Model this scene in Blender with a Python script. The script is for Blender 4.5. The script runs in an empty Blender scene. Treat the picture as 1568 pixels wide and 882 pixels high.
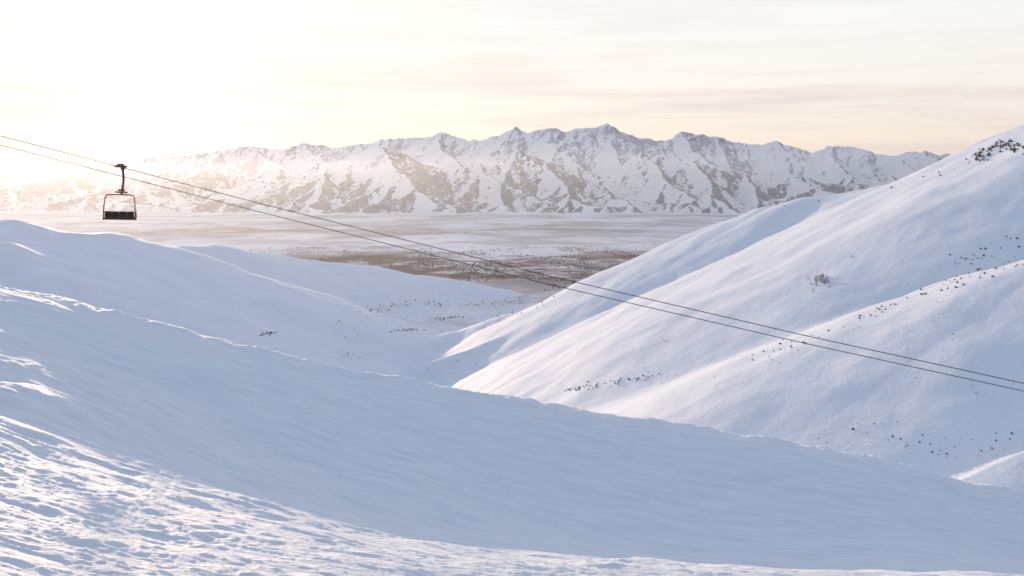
import bpy, bmesh, math, numpy as np, random
from mathutils import Vector
rng=np.random.RandomState(7); random.seed(7)
sc=bpy.context.scene
FP=1540.0
def pt(px,py,d):            # image pixel (column, row) and depth -> world metres, eye at origin
    return ((px-784)/FP*d, d, (295-py)/FP*d)

# ---------------------------------------------------------------- noise
P=rng.permutation(4096); ANG=rng.rand(4096)*2*np.pi; GX=np.cos(ANG); GY=np.sin(ANG)
def perlin(x,y):
    xi=np.floor(x).astype(np.int64); yi=np.floor(y).astype(np.int64)
    xf=x-xi; yf=y-yi
    u=xf*xf*xf*(xf*(xf*6-15)+10); v=yf*yf*yf*(yf*(yf*6-15)+10)
    def g(ix,iy,dx,dy):
        h=P[(P[ix&4095]+iy)&4095]
        return GX[h]*dx+GY[h]*dy
    a=g(xi,yi,xf,yf); b=g(xi+1,yi,xf-1,yf); c=g(xi,yi+1,xf,yf-1); d=g(xi+1,yi+1,xf-1,yf-1)
    return (a+(b-a)*u)+((c+(d-c)*u)-(a+(b-a)*u))*v
def fbm(x,y,o=5,g=0.5,off=0.0):
    s=np.zeros(np.broadcast(x,y).shape); a=1.0; f=1.0
    for i in range(o):
        s+=a*perlin(x*f+17.3*i+off,y*f-9.1*i+off*1.7); a*=g; f*=2.03
    return s
def ridged(x,y,o=5,g=0.5,off=0.0):
    s=np.zeros(np.broadcast(x,y).shape); a=1.0; f=1.0
    for i in range(o):
        s+=a*(1-2.2*np.abs(perlin(x*f+11.3*i+off,y*f-5.1*i+off))); a*=g; f*=2.05
    return s

# ---------------------------------------------------------------- mesh helper
def grid_mesh(name,X,Y,Z,mat,attrs=None):
    R,C=X.shape
    co=np.stack([X,Y,Z],-1).reshape(-1,3).astype(np.float32)
    idx=np.arange(R*C,dtype=np.int32).reshape(R,C)
    q=np.stack([idx[:-1,:-1],idx[:-1,1:],idx[1:,1:],idx[1:,:-1]],-1).reshape(-1,4)
    me=bpy.data.meshes.new(name)
    me.vertices.add(len(co)); me.vertices.foreach_set('co',co.ravel())
    me.loops.add(q.size); me.loops.foreach_set('vertex_index',q.ravel())
    me.polygons.add(len(q)); me.polygons.foreach_set('loop_start',np.arange(0,q.size,4,dtype=np.int32))
    me.polygons.foreach_set('use_smooth',np.ones(len(q),dtype=bool))
    me.update(calc_edges=True)
    if attrs:
        for k,v in attrs.items():
            a=me.attributes.new(k,'FLOAT','POINT'); a.data.foreach_set('value',v.ravel().astype(np.float32))
    me.materials.append(mat)
    ob=bpy.data.objects.new(name,me); sc.collection.objects.link(ob); return ob
def tri_mesh(name,co,mat):
    co=np.asarray(co,dtype=np.float32).reshape(-1,3); n=len(co)//3
    me=bpy.data.meshes.new(name)
    me.vertices.add(len(co)); me.vertices.foreach_set('co',co.ravel())
    me.loops.add(len(co)); me.loops.foreach_set('vertex_index',np.arange(len(co),dtype=np.int32))
    me.polygons.add(n); me.polygons.foreach_set('loop_start',np.arange(0,len(co),3,dtype=np.int32))
    me.update(calc_edges=True); me.materials.append(mat)
    ob=bpy.data.objects.new(name,me); sc.collection.objects.link(ob); return ob

# ---------------------------------------------------------------- materials
def newmat(name):
    m=bpy.data.materials.new(name); m.use_nodes=True
    nt=m.node_tree; b=nt.nodes['Principled BSDF']; return m,nt,b
def N(nt,t,**k):
    n=nt.nodes.new(t)
    for a,v in k.items(): setattr(n,a,v)
    return n
def noise(nt,vec,scale,detail=6,rough=.55):
    n=N(nt,'ShaderNodeTexNoise'); n.inputs['Scale'].default_value=scale; n.inputs['Detail'].default_value=detail
    n.inputs['Roughness'].default_value=rough; nt.links.new(vec,n.inputs['Vector']); return n.outputs['Fac']
def mapping(nt,vec,sc_,rot=(0,0,0)):
    n=N(nt,'ShaderNodeMapping'); n.inputs['Scale'].default_value=sc_; n.inputs['Rotation'].default_value=rot
    nt.links.new(vec,n.inputs['Vector']); return n.outputs['Vector']
def ramp(nt,fac,stops):
    n=N(nt,'ShaderNodeValToRGB'); e=n.color_ramp.elements
    while len(e)<len(stops): e.new(.5)
    for i,(p,c) in enumerate(stops):
        e[i].position=p; e[i].color=(*c,1) if len(c)==3 else c
    nt.links.new(fac,n.inputs['Fac']); return n.outputs['Color']
def mixc(nt,fac,a,b):
    n=N(nt,'ShaderNodeMix',data_type='RGBA')
    for s,v in ((0,fac),(6,a),(7,b)):
        if hasattr(v,'links'): nt.links.new(v,n.inputs[s])
        elif s==0: n.inputs[0].default_value=v
        else: n.inputs[s].default_value=(*v,1)
    return n.outputs[2]
def math_(nt,op,a,b=None,clamp=False):
    n=N(nt,'ShaderNodeMath',operation=op); n.use_clamp=clamp
    for i,v in enumerate((a,b)):
        if v is None: continue
        if hasattr(v,'links'): nt.links.new(v,n.inputs[i])
        else: n.inputs[i].default_value=v
    return n.outputs[0]
def bump(nt,h,strength,dist,normal=None):
    n=N(nt,'ShaderNodeBump'); n.inputs['Strength'].default_value=strength; n.inputs['Distance'].default_value=dist
    nt.links.new(h,n.inputs['Height'])
    if normal: nt.links.new(normal,n.inputs['Normal'])
    return n.outputs['Normal']

# foreground snow
m_fg,nt,b=newmat('snow_windpacked'); tc=N(nt,'ShaderNodeTexCoord').outputs['Object']
st=mapping(nt,tc,(.30,2.6,1),(0,0,math.radians(18)))
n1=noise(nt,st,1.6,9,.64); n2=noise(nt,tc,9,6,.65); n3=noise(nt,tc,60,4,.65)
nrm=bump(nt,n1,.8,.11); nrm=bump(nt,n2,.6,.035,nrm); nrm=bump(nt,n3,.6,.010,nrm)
nt.links.new(nrm,b.inputs['Normal'])
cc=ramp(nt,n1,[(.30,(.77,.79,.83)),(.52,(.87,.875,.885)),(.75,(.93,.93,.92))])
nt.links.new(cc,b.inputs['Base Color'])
b.inputs['Roughness'].default_value=.7; b.inputs['Specular IOR Level'].default_value=.15

# hills snow
m_hill,nt,b=newmat('snow_hillside'); tc=N(nt,'ShaderNodeTexCoord').outputs['Object']
n1=noise(nt,tc,.012,6,.55); n2=noise(nt,tc,.12,7,.6); n3=noise(nt,mapping(nt,tc,(1,.4,1),(0,0,.6)),.5,5,.65)
nrm=bump(nt,n2,.45,1.2); nrm=bump(nt,n3,.6,.5,nrm); nt.links.new(nrm,b.inputs['Normal'])
at=N(nt,'ShaderNodeAttribute',attribute_name='brush').outputs['Fac']
sp=ramp(nt,noise(nt,tc,.22,6,.75),[(.60,(0,0,0)),(.72,(1,1,1))])
f=math_(nt,'MULTIPLY',at,sp)
base=mixc(nt,n1,(.68,.72,.78),(.81,.825,.85))
nt.links.new(mixc(nt,f,base,(.28,.24,.21)),b.inputs['Base Color'])
b.inputs['Roughness'].default_value=.7; b.inputs['Specular IOR Level'].default_value=.15

# valley
m_val,nt,b=newmat('snow_valley_fields'); tc=N(nt,'ShaderNodeTexCoord').outputs['Object']
at=N(nt,'ShaderNodeAttribute',attribute_name='scrub').outputs['Fac']
n1=noise(nt,mapping(nt,tc,(1,.7,1)),.0016,9,.66); n2=noise(nt,tc,.012,7,.7); n3=noise(nt,tc,.0006,5,.6)
sp=ramp(nt,math_(nt,'ADD',math_(nt,'MULTIPLY',n1,.6),math_(nt,'MULTIPLY',n2,.4)),[(.38,(0,0,0)),(.51,(1,1,1))])
f=math_(nt,'MULTIPLY',at,sp)
base=mixc(nt,n3,(.78,.78,.81),(.91,.91,.91))
light=ramp(nt,n1,[(.48,(0,0,0)),(.56,(.55,.55,.55))])
base=mixc(nt,light,base,(.44,.39,.40))
nt.links.new(mixc(nt,f,base,(.18,.12,.11)),b.inputs['Base Color'])
nt.links.new(bump(nt,n2,.4,2.5),b.inputs['Normal'])
b.inputs['Roughness'].default_value=.95; b.inputs['Specular IOR Level'].default_value=0

# mountains
m_mt,nt,b=newmat('mountain_snow_and_forest'); tc=N(nt,'ShaderNodeTexCoord').outputs['Object']
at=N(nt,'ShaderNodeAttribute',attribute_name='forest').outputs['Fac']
rk=N(nt,'ShaderNodeAttribute',attribute_name='rock_and_shade').outputs['Fac']
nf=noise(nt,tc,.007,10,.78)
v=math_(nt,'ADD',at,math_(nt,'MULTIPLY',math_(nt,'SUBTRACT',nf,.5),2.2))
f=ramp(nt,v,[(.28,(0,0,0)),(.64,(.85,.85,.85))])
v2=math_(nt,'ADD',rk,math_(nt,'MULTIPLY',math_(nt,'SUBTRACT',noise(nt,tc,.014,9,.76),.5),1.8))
f2=ramp(nt,v2,[(.10,(0,0,0)),(.64,(.85,.85,.85))])  # grey-blue over snow: rock, and shade painted on right-facing sides
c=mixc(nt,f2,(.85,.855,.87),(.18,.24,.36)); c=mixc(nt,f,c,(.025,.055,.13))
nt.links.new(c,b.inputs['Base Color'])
nt.links.new(bump(nt,noise(nt,tc,.01,8,.65),.8,35),b.inputs['Normal'])
b.inputs['Roughness'].default_value=.85; b.inputs['Specular IOR Level'].default_value=.05

def plain(name,c,r=.8,metal=0,scale=3):
    m,nt,b=newmat(name); tc=N(nt,'ShaderNodeTexCoord').outputs['Object']
    n=noise(nt,tc,scale,4); lo=tuple(x*.7 for x in c); hi=tuple(min(1,x*1.3) for x in c)
    nt.links.new(mixc(nt,n,lo,hi),b.inputs['Base Color']); b.inputs['Roughness'].default_value=r
    b.inputs['Metallic'].default_value=metal; b.inputs['Specular IOR Level'].default_value=.2; return m
m_brush=plain('sagebrush_twigs',(.17,.13,.12),.9,0,.3)
m_pale=plain('bare_twigs',(.40,.38,.40),.9,0,.3)
m_trees=plain('distant_bare_trees',(.18,.13,.125),.9,0,.01)
m_steel=plain('lift_steel_dark',(.11,.062,.04),.5,.1)
m_seat=plain('chair_seat_vinyl',(.06,.042,.034),.55)
m_cable=plain('steel_cable',(.05,.042,.042),.9,0)

# ---------------------------------------------------------------- ridge tents
def seg_d(X,Y,a,b):
    dx,dy=b[0]-a[0],b[1]-a[1]; L=dx*dx+dy*dy+1e-9
    t=np.clip(((X-a[0])*dx+(Y-a[1])*dy)/L,0,1)
    return np.hypot(X-a[0]-t*dx,Y-a[1]-t*dy), a[2]+t*(b[2]-a[2])
def ridge_h(X,Y,pts,slope,r):
    H=np.full(X.shape,-1e4)
    for a,b in zip(pts[:-1],pts[1:]):
        d,h=seg_d(X,Y,a,b)
        H=np.maximum(H,h-slope*(np.sqrt(d*d+r*r)-r))
    return H
def softmax(hs,k):
    M=np.maximum.reduce(hs); return M+k*np.log(sum(np.exp(np.maximum((h-M)/k,-40)) for h in hs))
FLOOR=-300.0
def floor_z(X,Y): return FLOOR+fbm(X/900,Y/900,4)*4+ fbm(X/160,Y/160,3,off=3)*1.0

RA=[pt(*p) for p in [(1900,90,1000),(1750,130,1150),(1650,170,1250),(1568,207,1330),(1500,239,1400),(1440,266,1460),(1330,291,1580),(1250,301,1640),(1190,316,1680),(1130,336,1720),(1060,371,1760),(1000,398,1790),(940,424,1820),(880,450,1840),(800,477,1850),(700,510,1840),(600,536,1820),(520,552,1815)]]
RA2=[pt(*p) for p in [(1130,356,1690),(1060,394,1690),(1000,424,1670),(900,463,1640),(840,492,1610),(760,522,1580),(640,562,1550),(560,585,1530)]]
RB1=[pt(*p) for p in [(1900,250,800),(1750,290,840),(1650,320,860),(1568,354,900),(1500,378,960),(1450,400,1000),(1350,438,1080),(1250,478,1150),(1150,518,1200),(1050,550,1240),(950,582,1260),(860,606,1270)]]
RB2=[pt(*p) for p in [(1900,300,560),(1750,340,560),(1650,368,570),(1568,398,600),(1500,420,650),(1450,438,690),(1350,476,760),(1250,516,820),(1150,549,880),(1050,581,920),(950,608,960),(850,640,980)]]
RB3=[pt(*p) for p in [(1700,640,380),(1568,700,420),(1480,716,440),(1380,724,455),(1250,742,470)]]
RL1=[pt(*p) for p in [(-350,290,1400),(-150,318,1550),(0,337,1700),(60,350,1720),(110,357,1750),(150,357,1800),(200,370,1850),(240,382,1900),(300,415,1950),(370,465,2000)]]
RL1b=[pt(*p) for p in [(110,360,1740),(180,395,1640),(240,428,1600),(300,462,1640),(350,495,1750),(390,520,1850)]]
RL1c=[pt(*p) for p in [(-100,330,1640),(-20,370,1450),(60,410,1350),(150,450,1300)]]
RL2=[pt(*p) for p in [(100,365,2300),(240,379,2300),(300,375,2350),(335,375,2400),(400,386,2500),(480,398,2620),(560,407,2750),(640,421,2850),(720,430,2920),(760,441,2960),(800,452,2990)]]
RL2b=[pt(*p) for p in [(335,376,2400),(390,415,2380),(440,450,2380),(470,475,2400)]]
RL2c=[pt(*p) for p in [(560,407,2750),(600,435,2690),(640,455,2680)]]
def hillR(X,Y):
    wx=X+fbm(X/220,Y/220,4,off=5)*14; wy=Y+fbm(X/220,Y/220,4,off=9)*14
    hs=[ridge_h(wx,wy,RA,.49,45),ridge_h(wx,wy,RA2,.44,10),
        ridge_h(wx,wy,RB1,.52,10),ridge_h(wx,wy,RB2,.44,8),ridge_h(wx,wy,RB3,.35,20)]
    fz=floor_z(X,Y)-6
    z=softmax(hs+[fz],3)
    up=np.clip((z-fz-3)/50,0,1)
    return z+up*(fbm(X/260,Y/260,5,.45,off=2)*6+ridged(X/70,Y/70,3,off=4)*.5-1)
def hillL(X,Y):
    wx=X+fbm(X/260,Y/260,4,off=15)*30; wy=Y+fbm(X/260,Y/260,4,off=19)*30
    hs=[ridge_h(wx,wy,RL1,.36,50),ridge_h(wx,wy,RL1b,.40,12),ridge_h(wx,wy,RL1c,.36,25),
        ridge_h(wx,wy,RL2,.46,50),ridge_h(wx,wy,RL2b,.46,15),ridge_h(wx,wy,RL2c,.44,20)]
    fz=floor_z(X,Y)-6
    z=softmax(hs+[fz],4)
    up=np.clip((z-fz-3)/50,0,1)
    return z+up*(fbm(X/200,Y/200,5,off=22)*6+ridged(X/90,Y/90,3,off=24)*1.4-2)

def ugrid(u0,u1,nu,y0,y1,ny):
    u=np.linspace(u0,u1,nu); y=y0*(y1/y0)**np.linspace(0,1,ny)
    U,Y=np.meshgrid(u,y); return U*Y,Y
X,Y=ugrid(-.25,.90,760,160,2500,560); ZR=hillR(X,Y)
br=np.clip(fbm(X/120,Y/120,4,off=31)*2.2+.25,0,1)
grid_mesh('snow_hill',X,Y,ZR,m_hill,{'brush':br*.3})
X,Y=ugrid(-.95,.12,650,900,3600,460); ZL=hillL(X,Y)
br=np.clip(fbm(X/200,Y/200,4,off=41)*2,0,1)
grid_mesh('snow_hill',X,Y,ZL,m_hill,{'brush':br*.3})

# valley floor: one sheet to the horizon
X,Y=ugrid(-1.4,1.4,450,150,60000,500)
ZF=floor_z(X,Y)
def scrub(X,Y):
    s=np.exp(-((Y-4150)/1000)**2)*1.2*np.exp(-((X+50)/1350)**4)
    s+=.45*np.exp(-((Y-7800)/1500)**2)*np.exp(-((X+1800)/2600)**2)
    s+=.24*np.exp(-((Y-9500)/3000)**2)+.35*np.exp(-((Y-12800)/900)**2)
    return np.clip(s+fbm(X/900,Y/900,5,off=51)*.9*s,0,1)
grid_mesh('valley_floor',X,Y,ZF,m_val,{'scrub':scrub(X,Y)})

# ---------------------------------------------------------------- mountain range
crest=[(-500,278),(-250,272),(-100,270),(0,265),(60,264),(110,259),(170,252),(240,244),(300,237),(340,233),(390,226),(418,231),(470,220),(520,227),(570,219),(600,216),(640,214),(675,205),(700,212),(735,215),(760,210),(787,196),(808,206),(840,198),(870,204),(890,195),(905,200),(930,190),(950,202),(980,213),(1010,218),(1045,205),(1070,209),(1095,210),(1120,219),(1150,223),(1185,217),(1215,228),(1245,232),(1275,225),(1310,227),(1340,238),(1370,240),(1400,232),(1430,234),(1460,240),(1520,238),(1600,244),(1750,240),(1950,255)]
front=[(330,292),(430,272),(500,258),(545,240),(585,229),(620,239),(650,253),(690,263),(735,246),(790,230),(830,246),(870,266),(905,281),(940,261),(985,236),(1020,243),(1060,247),(1100,262),(1140,270),(1190,262),(1240,277),(1300,285),(1360,272),(1420,288),(1500,280)]
segs=[]
def spur(start,ang,length,endz,depth,slope):
    n=max(3,int(length/350)); p=start
    for i in range(n):
        ang+=random.uniform(-.28,.28)
        t=(i+1)/n
        q=(p[0]+math.sin(ang)*length/n, p[1]-math.cos(ang)*length/n, start[2]+(endz-start[2])*(t**.8)+random.uniform(-12,18))
        segs.append((p,q,slope)); p=q
        if depth<2 and i<n-1:
            side=1 if i%2 else -1
            if random.random()<.85:
                rest=max(0,q[2]-endz)
                spur(q,ang+side*random.uniform(.7,1.15),(.30+.35*random.random())*length*(1-t*.5),max(endz-40,q[2]-rest*random.uniform(.8,1.0)),depth+1,slope)
def crestline(pts,d0,wob,lens,slope,every):
    c=[pt(px,py,d0+wob*math.sin(px*.011+d0)) for px,py in pts]
    full=[c[0]]
    for a,b in zip(c[:-1],c[1:]):
        L=math.hypot(b[0]-a[0],b[1]-a[1]); n=max(1,int(L/220))
        for k in range(1,n+1):
            t=k/n; j=0 if k==n else 1
            full.append((a[0]+(b[0]-a[0])*t,a[1]+(b[1]-a[1])*t+j*random.uniform(-80,80),a[2]+(b[2]-a[2])*t+j*random.uniform(-45,10)))
    for a,b in zip(full[:-1],full[1:]): segs.append((a,b,slope))
    for i,p in enumerate(c):
        if i%every==0 or p[2]>c[max(0,i-1)][2] and p[2]>c[min(len(c)-1,i+1)][2]:
            spur(p,random.uniform(-.5,.5),lens*random.uniform(.75,1.15),FLOOR+random.uniform(0,90),0,slope)
        if random.random()<.4: spur(p,math.pi+random.uniform(-.4,.4),lens*.8,FLOOR,1,slope)
crestline(crest,19800,500,4200,.80,3)
crestline(front,16800,350,2700,.78,2)
xs=np.arange(-15500,15501,20.); ys=np.arange(12600,21200,28.)
MX,MY=np.meshgrid(xs,ys)
WX=MX+fbm(MX/700,MY/700,5,off=61)*80; WY=MY+fbm(MX/700,MY/700,5,off=66)*80
H=np.full(MX.shape,-360.)
for a,b,s in segs:
    R=max(a[2],b[2],-200)+360; R=R/s+200
    x0=np.searchsorted(xs,min(a[0],b[0])-R); x1=np.searchsorted(xs,max(a[0],b[0])+R)
    y0=np.searchsorted(ys,min(a[1],b[1])-R); y1=np.searchsorted(ys,max(a[1],b[1])+R)
    if x1<=x0 or y1<=y0: continue
    d,h=seg_d(WX[y0:y1,x0:x1],WY[y0:y1,x0:x1],a,b)
    H[y0:y1,x0:x1]=np.maximum(H[y0:y1,x0:x1],h-s*(np.sqrt(d*d+64)-8))
up=np.clip((H-FLOOR)/350,0,1)
H=H+up*(ridged(WX/380,WY/380,5,.58,off=71)-.7)*40+up*fbm(WX/1500,WY/1500,3,off=75)*30
gy,gx=np.gradient(H,28.,20.)
slope=np.hypot(gx,gy)
hn=(H-FLOOR)
big=fbm(MX/1000,MY/1000,5,.6,off=81)
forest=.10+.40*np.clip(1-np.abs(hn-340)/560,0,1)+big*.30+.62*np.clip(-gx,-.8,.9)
forest-=np.clip((MY-17800)/1200,0,1)*.34
forest+=.35*np.exp(-((hn-60)/70)**2)*np.clip(fbm(MX/1500,MY/900,3,off=87)*3,0,1)
forest=np.where(hn<10,0,forest)
forest=forest*np.clip(.7+(MX+5500)/4000,.7,1)
rock_and_shade=.05+.35*np.clip(slope-.5,0,1)+.1*np.clip((hn-1000)/500,0,1)+fbm(MX/500,MY/500,4,off=85)*.35+.65*np.clip(-gx,-1,1)  # steep and high rock, plus painted shade where slopes face right
rock_and_shade=np.where(hn<25,0,rock_and_shade)
grid_mesh('mountain_range',MX,MY,H,m_mt,{'forest':forest,'rock_and_shade':rock_and_shade})

# ---------------------------------------------------------------- foreground slope
cp=[pt(0,882,9.5),pt(400,882,11.5),pt(784,882,14.2),pt(1200,882,17.5),pt(1568,882,21),
    pt(0,600,23),pt(200,655,23.8),pt(400,715,25),pt(600,757,26.2),pt(784,790,27.2),pt(1100,820,29),pt(1568,848,31),
    pt(2000,866,32),pt(-400,540,22),pt(-400,800,10)]
for px,py in [(-700,300),(-350,362),(0,441),(100,462),(200,483),(300,508),(400,532),(500,559),(600,580),(700,600),(800,618),(900,638),(1000,656),(1100,668),(1200,682),(1300,700),(1400,720),(1500,740),(1568,752),(1900,812),(2300,890)]:
    p=pt(px,py,35); cp.append(p); cp.append((p[0]*1.25,46,p[2]-.3))
cp+= [(0,0,-2.6),(-12,-6,-1.2),(12,-6,-4.2),(-25,5,-1.0),(22,8,-6.5)]
cp=np.array(cp)
def tps_fit(c,lam=.0):
    n=len(c); d=np.hypot(c[:,None,0]-c[None,:,0],c[:,None,1]-c[None,:,1])
    K=np.where(d>0,d*d*np.log(d+1e-12),0)+lam*np.eye(n)
    Pm=np.c_[np.ones(n),c[:,:2]]; A=np.zeros((n+3,n+3)); A[:n,:n]=K; A[:n,n:]=Pm; A[n:,:n]=Pm.T
    return np.linalg.solve(A,np.r_[c[:,2],0,0,0])
wt=tps_fit(cp,.6)
def tps(X,Y):
    z=wt[-3]+wt[-2]*X+wt[-1]*Y
    for (cx,cy,_),w in zip(cp,wt[:-3]):
        r2=(X-cx)**2+(Y-cy)**2+1e-9; z=z+w*.5*r2*np.log(r2)
    return z
def foreground(X,Y):
    z=tps(np.clip(X,-60,60),np.minimum(Y,50))
    yc=35.6+fbm(X/14,X*0+3.3,3,off=90)*.9
    e=Y-yc
    z=z-.62*.6*np.logaddexp(0,e/.6)-np.clip(X-60,0,None)*.3-np.clip(-X-60,0,None)*.3
    c,s=math.cos(.30),math.sin(.30); a=X*c-Y*s; t=X*s+Y*c
    fade=np.clip((48-Y)/6,0,1)
    wind=fbm(a/3.0+fbm(X/4,Y/4,2,off=7)*.7,t/.6,6,.62,off=101)
    und=fbm(X/6,Y/4,4,off=103)*(1-.6*np.clip((Y-28)/6,0,1))
    lump=fbm(X/.5,Y/.4,5,.62,off=105); patch=np.clip(fbm(X/4,Y/3,3,off=107)*2+.35,0,1)
    near=np.clip((24-Y)/8,0,1)
    trk=0*X
    for o_,k_ in ((-6.5,.10),(3.4,.05)):
        q=(X-o_)+k_*(Y-14)+.5*np.sin(Y/3.1+o_)
        trk-= .014*(np.exp(-(q/.05)**2)+np.exp(-((q-.32)/.05)**2))
    trk*=np.clip((25-Y)/4,0,1)
    z=z+fade*(wind*(.045+.025*near)+und*.24+lump*(.007+.048*patch*near))+trk
    berm=np.exp(-(e/.85)**2)*(.10+.16*np.clip(fbm(X/1.5,Y/2.5,5,.6,off=109)+.25,0,1))
    return z+berm
u=np.linspace(-.80,.80,1250); yy=np.r_[np.linspace(-5,5,60)[:-1],5*(60/5)**np.linspace(0,1,860),np.geomspace(61,520,40)]
U,Y=np.meshgrid(u,yy); X=U*(Y+7)
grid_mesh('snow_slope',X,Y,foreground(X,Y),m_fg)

# ---------------------------------------------------------------- vegetation
DS=np.geomspace(300,3300,1100)
def land(px,py,fns):
    uu=(px-784)/FP; X=uu*DS; Yv=DS; r=(295-py)/FP*DS
    Z=np.maximum.reduce([f(X[None],Yv[None])[0] for f in fns])
    i=np.argmax(Z>=r)
    if Z[i]<r[i]: return None
    return (X[i],Yv[i],Z[i])
def bush(out,p,h,w,n=26,th=.06):
    for _ in range(n):
        a=random.uniform(0,6.283); el=random.uniform(.35,1.5); L=random.uniform(.5,1)
        tip=(p[0]+math.cos(a)*math.cos(el)*w*L*.7,p[1]+math.sin(a)*math.cos(el)*w*L*.7,p[2]+math.sin(el)*h*L)
        bx=p[0]+random.uniform(-.3,.3)*w; by=p[1]+random.uniform(-.3,.3)*w
        ex=math.cos(a+1.57)*th*w; ey=math.sin(a+1.57)*th*w
        mz=p[2]-.1
        out+= [(bx,by,mz),(tip[0]+ex,tip[1]+ey,tip[2]-.1*h),(tip[0]-ex,tip[1]-ey,tip[2]+.1*h)]
out=[]
RF=[hillR,hillL,lambda X,Y:floor_z(X,Y)]
def strew(line,n,jx,jy,h0,h1,fns=RF):
    for _ in range(n):
        k=random.randrange(len(line)-1); t=random.random()
        px=line[k][0]+(line[k+1][0]-line[k][0])*t+random.gauss(0,jx); py=line[k][1]+(line[k+1][1]-line[k][1])*t+random.gauss(0,jy)
        p=land(px,py,fns)
        if p: h=(h0+(h1-h0)*random.random()**2)*(.6+.4*p[1]/1000); bush(out,p,h,h*1.2)
strew([(1568,398),(1500,420),(1450,438),(1350,476),(1250,516),(1150,549)],100,10,4,.6,2.0)
strew([(1568,362),(1500,388),(1470,405)],26,14,4,.9,2.4)
strew([(1250,520),(1100,560),(1000,580),(930,590)],24,25,12,.5,1.1)
strew([(870,598),(920,590),(960,584),(1012,575)],46,7,2,1.2,2.4)
strew([(640,565),(700,560),(720,580)],18,25,8,.8,1.6)
strew([(1568,228),(1530,224),(1510,236),(1495,244)],65,8,5,1.8,4.6)
strew([(1500,242),(1440,268),(1330,294),(1190,320)],22,8,2,1.0,2.6)
strew([(1240,672),(1320,657),(1400,668),(1430,686),(1520,668),(1560,690)],30,18,9,.5,1.6)
strew([(1370,690),(1450,690),(1568,700)],18,20,8,.5,1.2)
strew([(1150,420),(1300,480),(1450,430),(1568,550),(1300,600)],60,70,50,.3,.9)
strew([(560,545),(520,548),(540,540)],18,12,3,1.0,2.0)
strew([(600,508),(635,505)],24,6,1.5,1.5,3)
strew([(395,514),(425,510)],22,5,1.5,1.5,3)
strew([(668,490),(702,486)],30,7,1.2,1.6,3.2)
strew([(560,478),(600,470),(650,464),(720,468),(790,462)],110,10,2.5,1.2,2.8)
strew([(500,500),(560,482)],10,10,2,.8,2.0)
strew([(700,500),(780,470),(820,458)],60,20,5,1,2.6)
strew([(500,535),(640,490),(760,475)],60,30,8,.6,1.8)
tri_mesh('sagebrush',out,m_brush)
out2=[]
for cx,cy,n,sp_,h in ((1255,432,30,8,6),(1305,395,6,3,2.5),(1495,602,14,9,1.4),(1020,522,6,3,2.5),(1180,555,6,5,1.6)):
    for _ in range(n):
        p=land(cx+random.gauss(0,sp_),cy+random.gauss(0,sp_*.6),RF)
        if p: bush(out2,p,h*random.uniform(.4,1),h*.5,14,.010)
tri_mesh('bare_thicket',out2,m_pale)
out3=[]
tx=rng.uniform(-2600,1900,90000); ty=rng.uniform(3050,5600,90000)
dens=scrub(tx,ty)*np.clip(fbm(tx/260,ty/420,5,.6,off=121)*2.6+.2,0,1)
keep=rng.rand(90000)<dens*.8
tx=tx[keep]; ty=ty[keep]; tz=floor_z(tx,ty)
for x,y,z in zip(tx,ty,tz):
    h=random.uniform(2,7); w=h*random.uniform(.7,1.4)
    for k in range(3):
        a=random.uniform(0,6.28); c,s=math.cos(a)*w*.5,math.sin(a)*w*.5
        out3+=[(x-c,y-s,z-.5),(x+c,y+s,z-.5+random.random()*h*.4),(x+random.uniform(-.3,.3)*w,y,z+h*random.uniform(.6,1))]
tri_mesh('distant_trees',out3,m_trees)
print('trees',len(tx),'bush tris',len(out)//3)

# ---------------------------------------------------------------- ski lift
def tube(name,pts,r,mat,parent=None,smooth=False):
    cu=bpy.data.curves.new(name,'CURVE'); cu.dimensions='3D'; cu.bevel_depth=r; cu.bevel_resolution=3; cu.use_fill_caps=True
    if smooth:
        s=cu.splines.new('NURBS'); s.points.add(len(pts)-1); s.order_u=3; s.use_endpoint_u=True; cu.resolution_u=6
    else:
        s=cu.splines.new('POLY'); s.points.add(len(pts)-1)
    for i,p in enumerate(pts): s.points[i].co=(*p,1)
    cu.materials.append(mat); o=bpy.data.objects.new(name,cu); sc.collection.objects.link(o)
    if parent: o.parent=parent
    return o
up_=[(-900,-35,78),(-400,100,74),(0,208,71),(185,256,68),(400,312,67),(830,420,64.5),(1225,512,62),(1568,587,60),(2200,715,57)]
lo_=[(-900,-20,84),(-400,113,79),(0,222,75),(185,269.5,73),(400,325,71),(830,433,68.5),(1225,524,66),(1568,599,64),(2200,727,61)]
tube('ski_lift_cable',[pt(*p) for p in up_],.025,m_cable)
tube('ski_lift_cable',[pt(*p) for p in lo_],.025,m_cable)
chair=bpy.data.objects.new('ski_lift_chair',None); sc.collection.objects.link(chair)
gp=pt(185,255,68); chair.location=gp; chair.rotation_euler=(0,math.radians(1.5),math.radians(24))
def box(name,c,s,rot=(0,0,0),bev=.02,mat=m_steel):
    me=bpy.data.meshes.new(name); bm=bmesh.new(); bmesh.ops.create_cube(bm,size=1)
    for v in bm.verts: v.co=(v.co.x*s[0],v.co.y*s[1],v.co.z*s[2])
    bmesh.ops.bevel(bm,geom=bm.edges[:],offset=bev,segments=3,affect='EDGES'); bm.to_mesh(me); bm.free()
    me.materials.append(mat); o=bpy.data.objects.new(name,me); sc.collection.objects.link(o)
    o.location=c; o.rotation_euler=rot; o.parent=chair; return o
box('grip_clamp',(0,0,.0),(.78,.16,.14),bev=.03)
box('grip_jaw',(-.02,0,.11),(.44,.14,.14),bev=.03)
box('grip_spring_housing',(.12,0,-.14),(.26,.20,.22),bev=.03)
tube('hanger_arm',[(.10,0,-.1),(.18,0,-.5),(.20,0,-1.0),(.14,0,-1.5),(.10,0,-1.90)],.08,m_steel,chair,True)
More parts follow.
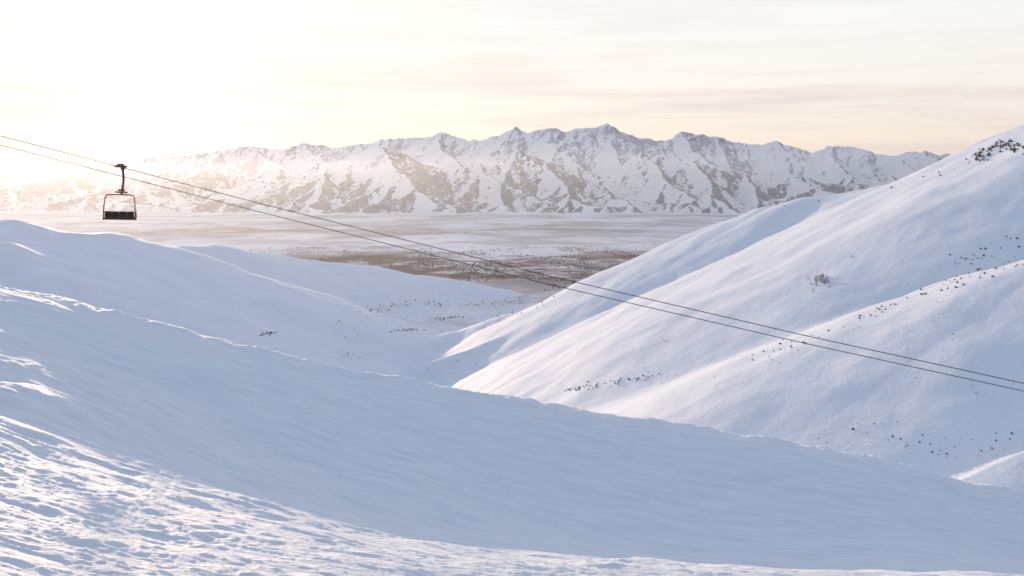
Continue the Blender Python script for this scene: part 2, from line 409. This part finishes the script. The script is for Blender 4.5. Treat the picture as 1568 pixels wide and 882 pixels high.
box('hanger_bracket',(.08,0,-1.74),(.80,.20,.10),bev=.03)
box('hanger_pivot',(.08,0,-1.60),(.44,.16,.13),bev=.03)
tube('bail_frame',[(-1.0,.16,-3.52),(-1.01,.16,-3.0),(-.96,.10,-2.4),(-.90,.03,-2.02),(-.80,0,-1.92),(-.4,0,-1.90),(.4,0,-1.90),(.80,0,-1.92),(.90,.03,-2.02),(.96,.10,-2.4),(1.01,.16,-3.0),(1.0,.16,-3.52)],.04,m_steel,chair,True)
for sgn,nm in ((-1,'left'),(1,'right')):
    xb=sgn*1.02
    tube('armrest_'+nm,[(xb,.16,-3.52),(xb,-.3,-3.60),(xb,-.66,-3.54),(xb,-.72,-3.30),(xb,-.62,-3.08),(xb,-.3,-3.06),(xb,.16,-3.10)],.034,m_steel,chair,True)
tube('seat_rear_rail',[(-1.0,.14,-3.52),(1.0,.14,-3.52)],.035,m_steel,chair)
tube('seat_front_rail',[(-1.0,-.60,-3.56),(1.0,-.60,-3.56)],.035,m_steel,chair)
tube('back_top_rail',[(-.99,.17,-3.06),(.99,.17,-3.06)],.03,m_steel,chair)
box('seat_cushion',(0,-.24,-3.48),(1.92,.70,.14),(math.radians(-5),0,0),.05,m_seat)
for i in range(4):
    box('backrest_pad_%d'%(i+1),(-.70+.467*i,.13,-3.25),(.465,.07,.34),(math.radians(-8),0,0),.03,m_seat)

# ---------------------------------------------------------------- light
def direc(az,el): return (math.sin(az)*math.cos(el),math.cos(az)*math.cos(el),math.sin(el))
SUN_AZ=math.radians(-21); SUN_EL=math.radians(4.8)
sd=direc(SUN_AZ,SUN_EL); ad=direc(math.radians(-19.5),math.radians(3.6))
L=bpy.data.lights.new('sun','SUN'); L.energy=5; L.angle=math.radians(.6); L.color=(1,.74,.53)
lo=bpy.data.objects.new('sun',L); sc.collection.objects.link(lo)
lo.rotation_euler=Vector(sd).to_track_quat('Z','Y').to_euler()

# haze layer lying in the valley (real scattering air)
m,nt,b=newmat('valley_haze'); nt.nodes.remove(b)
vs=N(nt,'ShaderNodeVolumeScatter'); vs.inputs['Color'].default_value=(.87,.93,1,1); vs.inputs['Density'].default_value=2.1e-5; vs.inputs['Anisotropy'].default_value=.61
nt.links.new(vs.outputs[0],nt.nodes['Material Output'].inputs['Volume'])
me=bpy.data.meshes.new('haze'); bm=bmesh.new(); bmesh.ops.create_cube(bm,size=1)
for v in bm.verts: v.co=(v.co.x*50000,400+(v.co.y+.5)*28000,(v.co.z+.5)*720-330)
bm.to_mesh(me); bm.free(); me.materials.append(m)
ho=bpy.data.objects.new('haze',me); sc.collection.objects.link(ho)

w=bpy.data.worlds.new('World'); sc.world=w; w.use_nodes=True; nt=w.node_tree; nt.nodes.clear()
out_=N(nt,'ShaderNodeOutputWorld')
sky=N(nt,'ShaderNodeTexSky',sky_type='NISHITA'); sky.sun_disc=False; sky.sun_elevation=SUN_EL; sky.sun_rotation=SUN_AZ; sky.dust_density=1; sky.air_density=1
bg=N(nt,'ShaderNodeBackground'); bg.inputs['Strength'].default_value=.005; nt.links.new(sky.outputs[0],bg.inputs['Color'])
tc=N(nt,'ShaderNodeTexCoord').outputs['Generated']
sep=N(nt,'ShaderNodeSeparateXYZ'); nt.links.new(tc,sep.inputs[0])
dot=N(nt,'ShaderNodeVectorMath',operation='DOT_PRODUCT'); nt.links.new(tc,dot.inputs[0]); dot.inputs[1].default_value=ad
dp=math_(nt,'MAXIMUM',dot.outputs['Value'],0)
veil=ramp(nt,sep.outputs['Z'],[(0,(.82,.67,.57)),(.05,(.91,.80,.71)),(.10,(.95,.91,.86)),(.16,(.95,.95,.94)),(.24,(.91,.93,.95)),(.42,(.62,.71,.87)),(1,(.45,.56,.77))])
side=ramp(nt,math_(nt,'ADD',math_(nt,'MULTIPLY',dot.outputs['Value'],.5),.5),[(.25,(.56,.62,.73)),(.85,(1,1,1))])
mm=N(nt,'ShaderNodeMix',data_type='RGBA',blend_type='MULTIPLY'); mm.inputs[0].default_value=1
nt.links.new(veil,mm.inputs[6]); nt.links.new(side,mm.inputs[7]); veil=mm.outputs[2]
cl=noise(nt,mapping(nt,tc,(2.2,2.2,34),(0,math.radians(1.5),0)),1.6,7,.6)
cl2=math_(nt,'MULTIPLY',ramp(nt,cl,[(.45,(0,0,0)),(.68,(1,1,1))]),ramp(nt,sep.outputs['Z'],[(0,(0,0,0)),(.045,(1,1,1)),(.085,(.9,.9,.9)),(.14,(.3,.3,.3)),(.5,(.1,.1,.1))]))
veil=mixc(nt,math_(nt,'MULTIPLY',cl2,.8),veil,(.72,.63,.62))
aur=math_(nt,'ADD',math_(nt,'MULTIPLY',math_(nt,'POWER',dp,80),.10),math_(nt,'MULTIPLY',math_(nt,'POWER',dp,900),.9))
bg2=N(nt,'ShaderNodeBackground'); nt.links.new(veil,bg2.inputs['Color']); bg2.inputs['Strength'].default_value=.97
bg3=N(nt,'ShaderNodeBackground'); bg3.inputs['Color'].default_value=(1,.80,.60,1); nt.links.new(aur,bg3.inputs['Strength'])
a1=N(nt,'ShaderNodeAddShader'); nt.links.new(bg.outputs[0],a1.inputs[0]); nt.links.new(bg2.outputs[0],a1.inputs[1])
a2=N(nt,'ShaderNodeAddShader'); nt.links.new(a1.outputs[0],a2.inputs[0]); nt.links.new(bg3.outputs[0],a2.inputs[1])
nt.links.new(a2.outputs[0],out_.inputs['Surface'])

# ---------------------------------------------------------------- camera
cam=bpy.data.cameras.new('camera'); cam.sensor_width=36; cam.lens=36*FP/1568; cam.shift_y=-146/1568
cam.clip_start=.1; cam.clip_end=100000
co=bpy.data.objects.new('camera',cam); sc.collection.objects.link(co); co.rotation_euler=(math.radians(90),0,0); sc.camera=co
sc.view_settings.view_transform='Standard'; sc.view_settings.look='None'; sc.view_settings.exposure=0
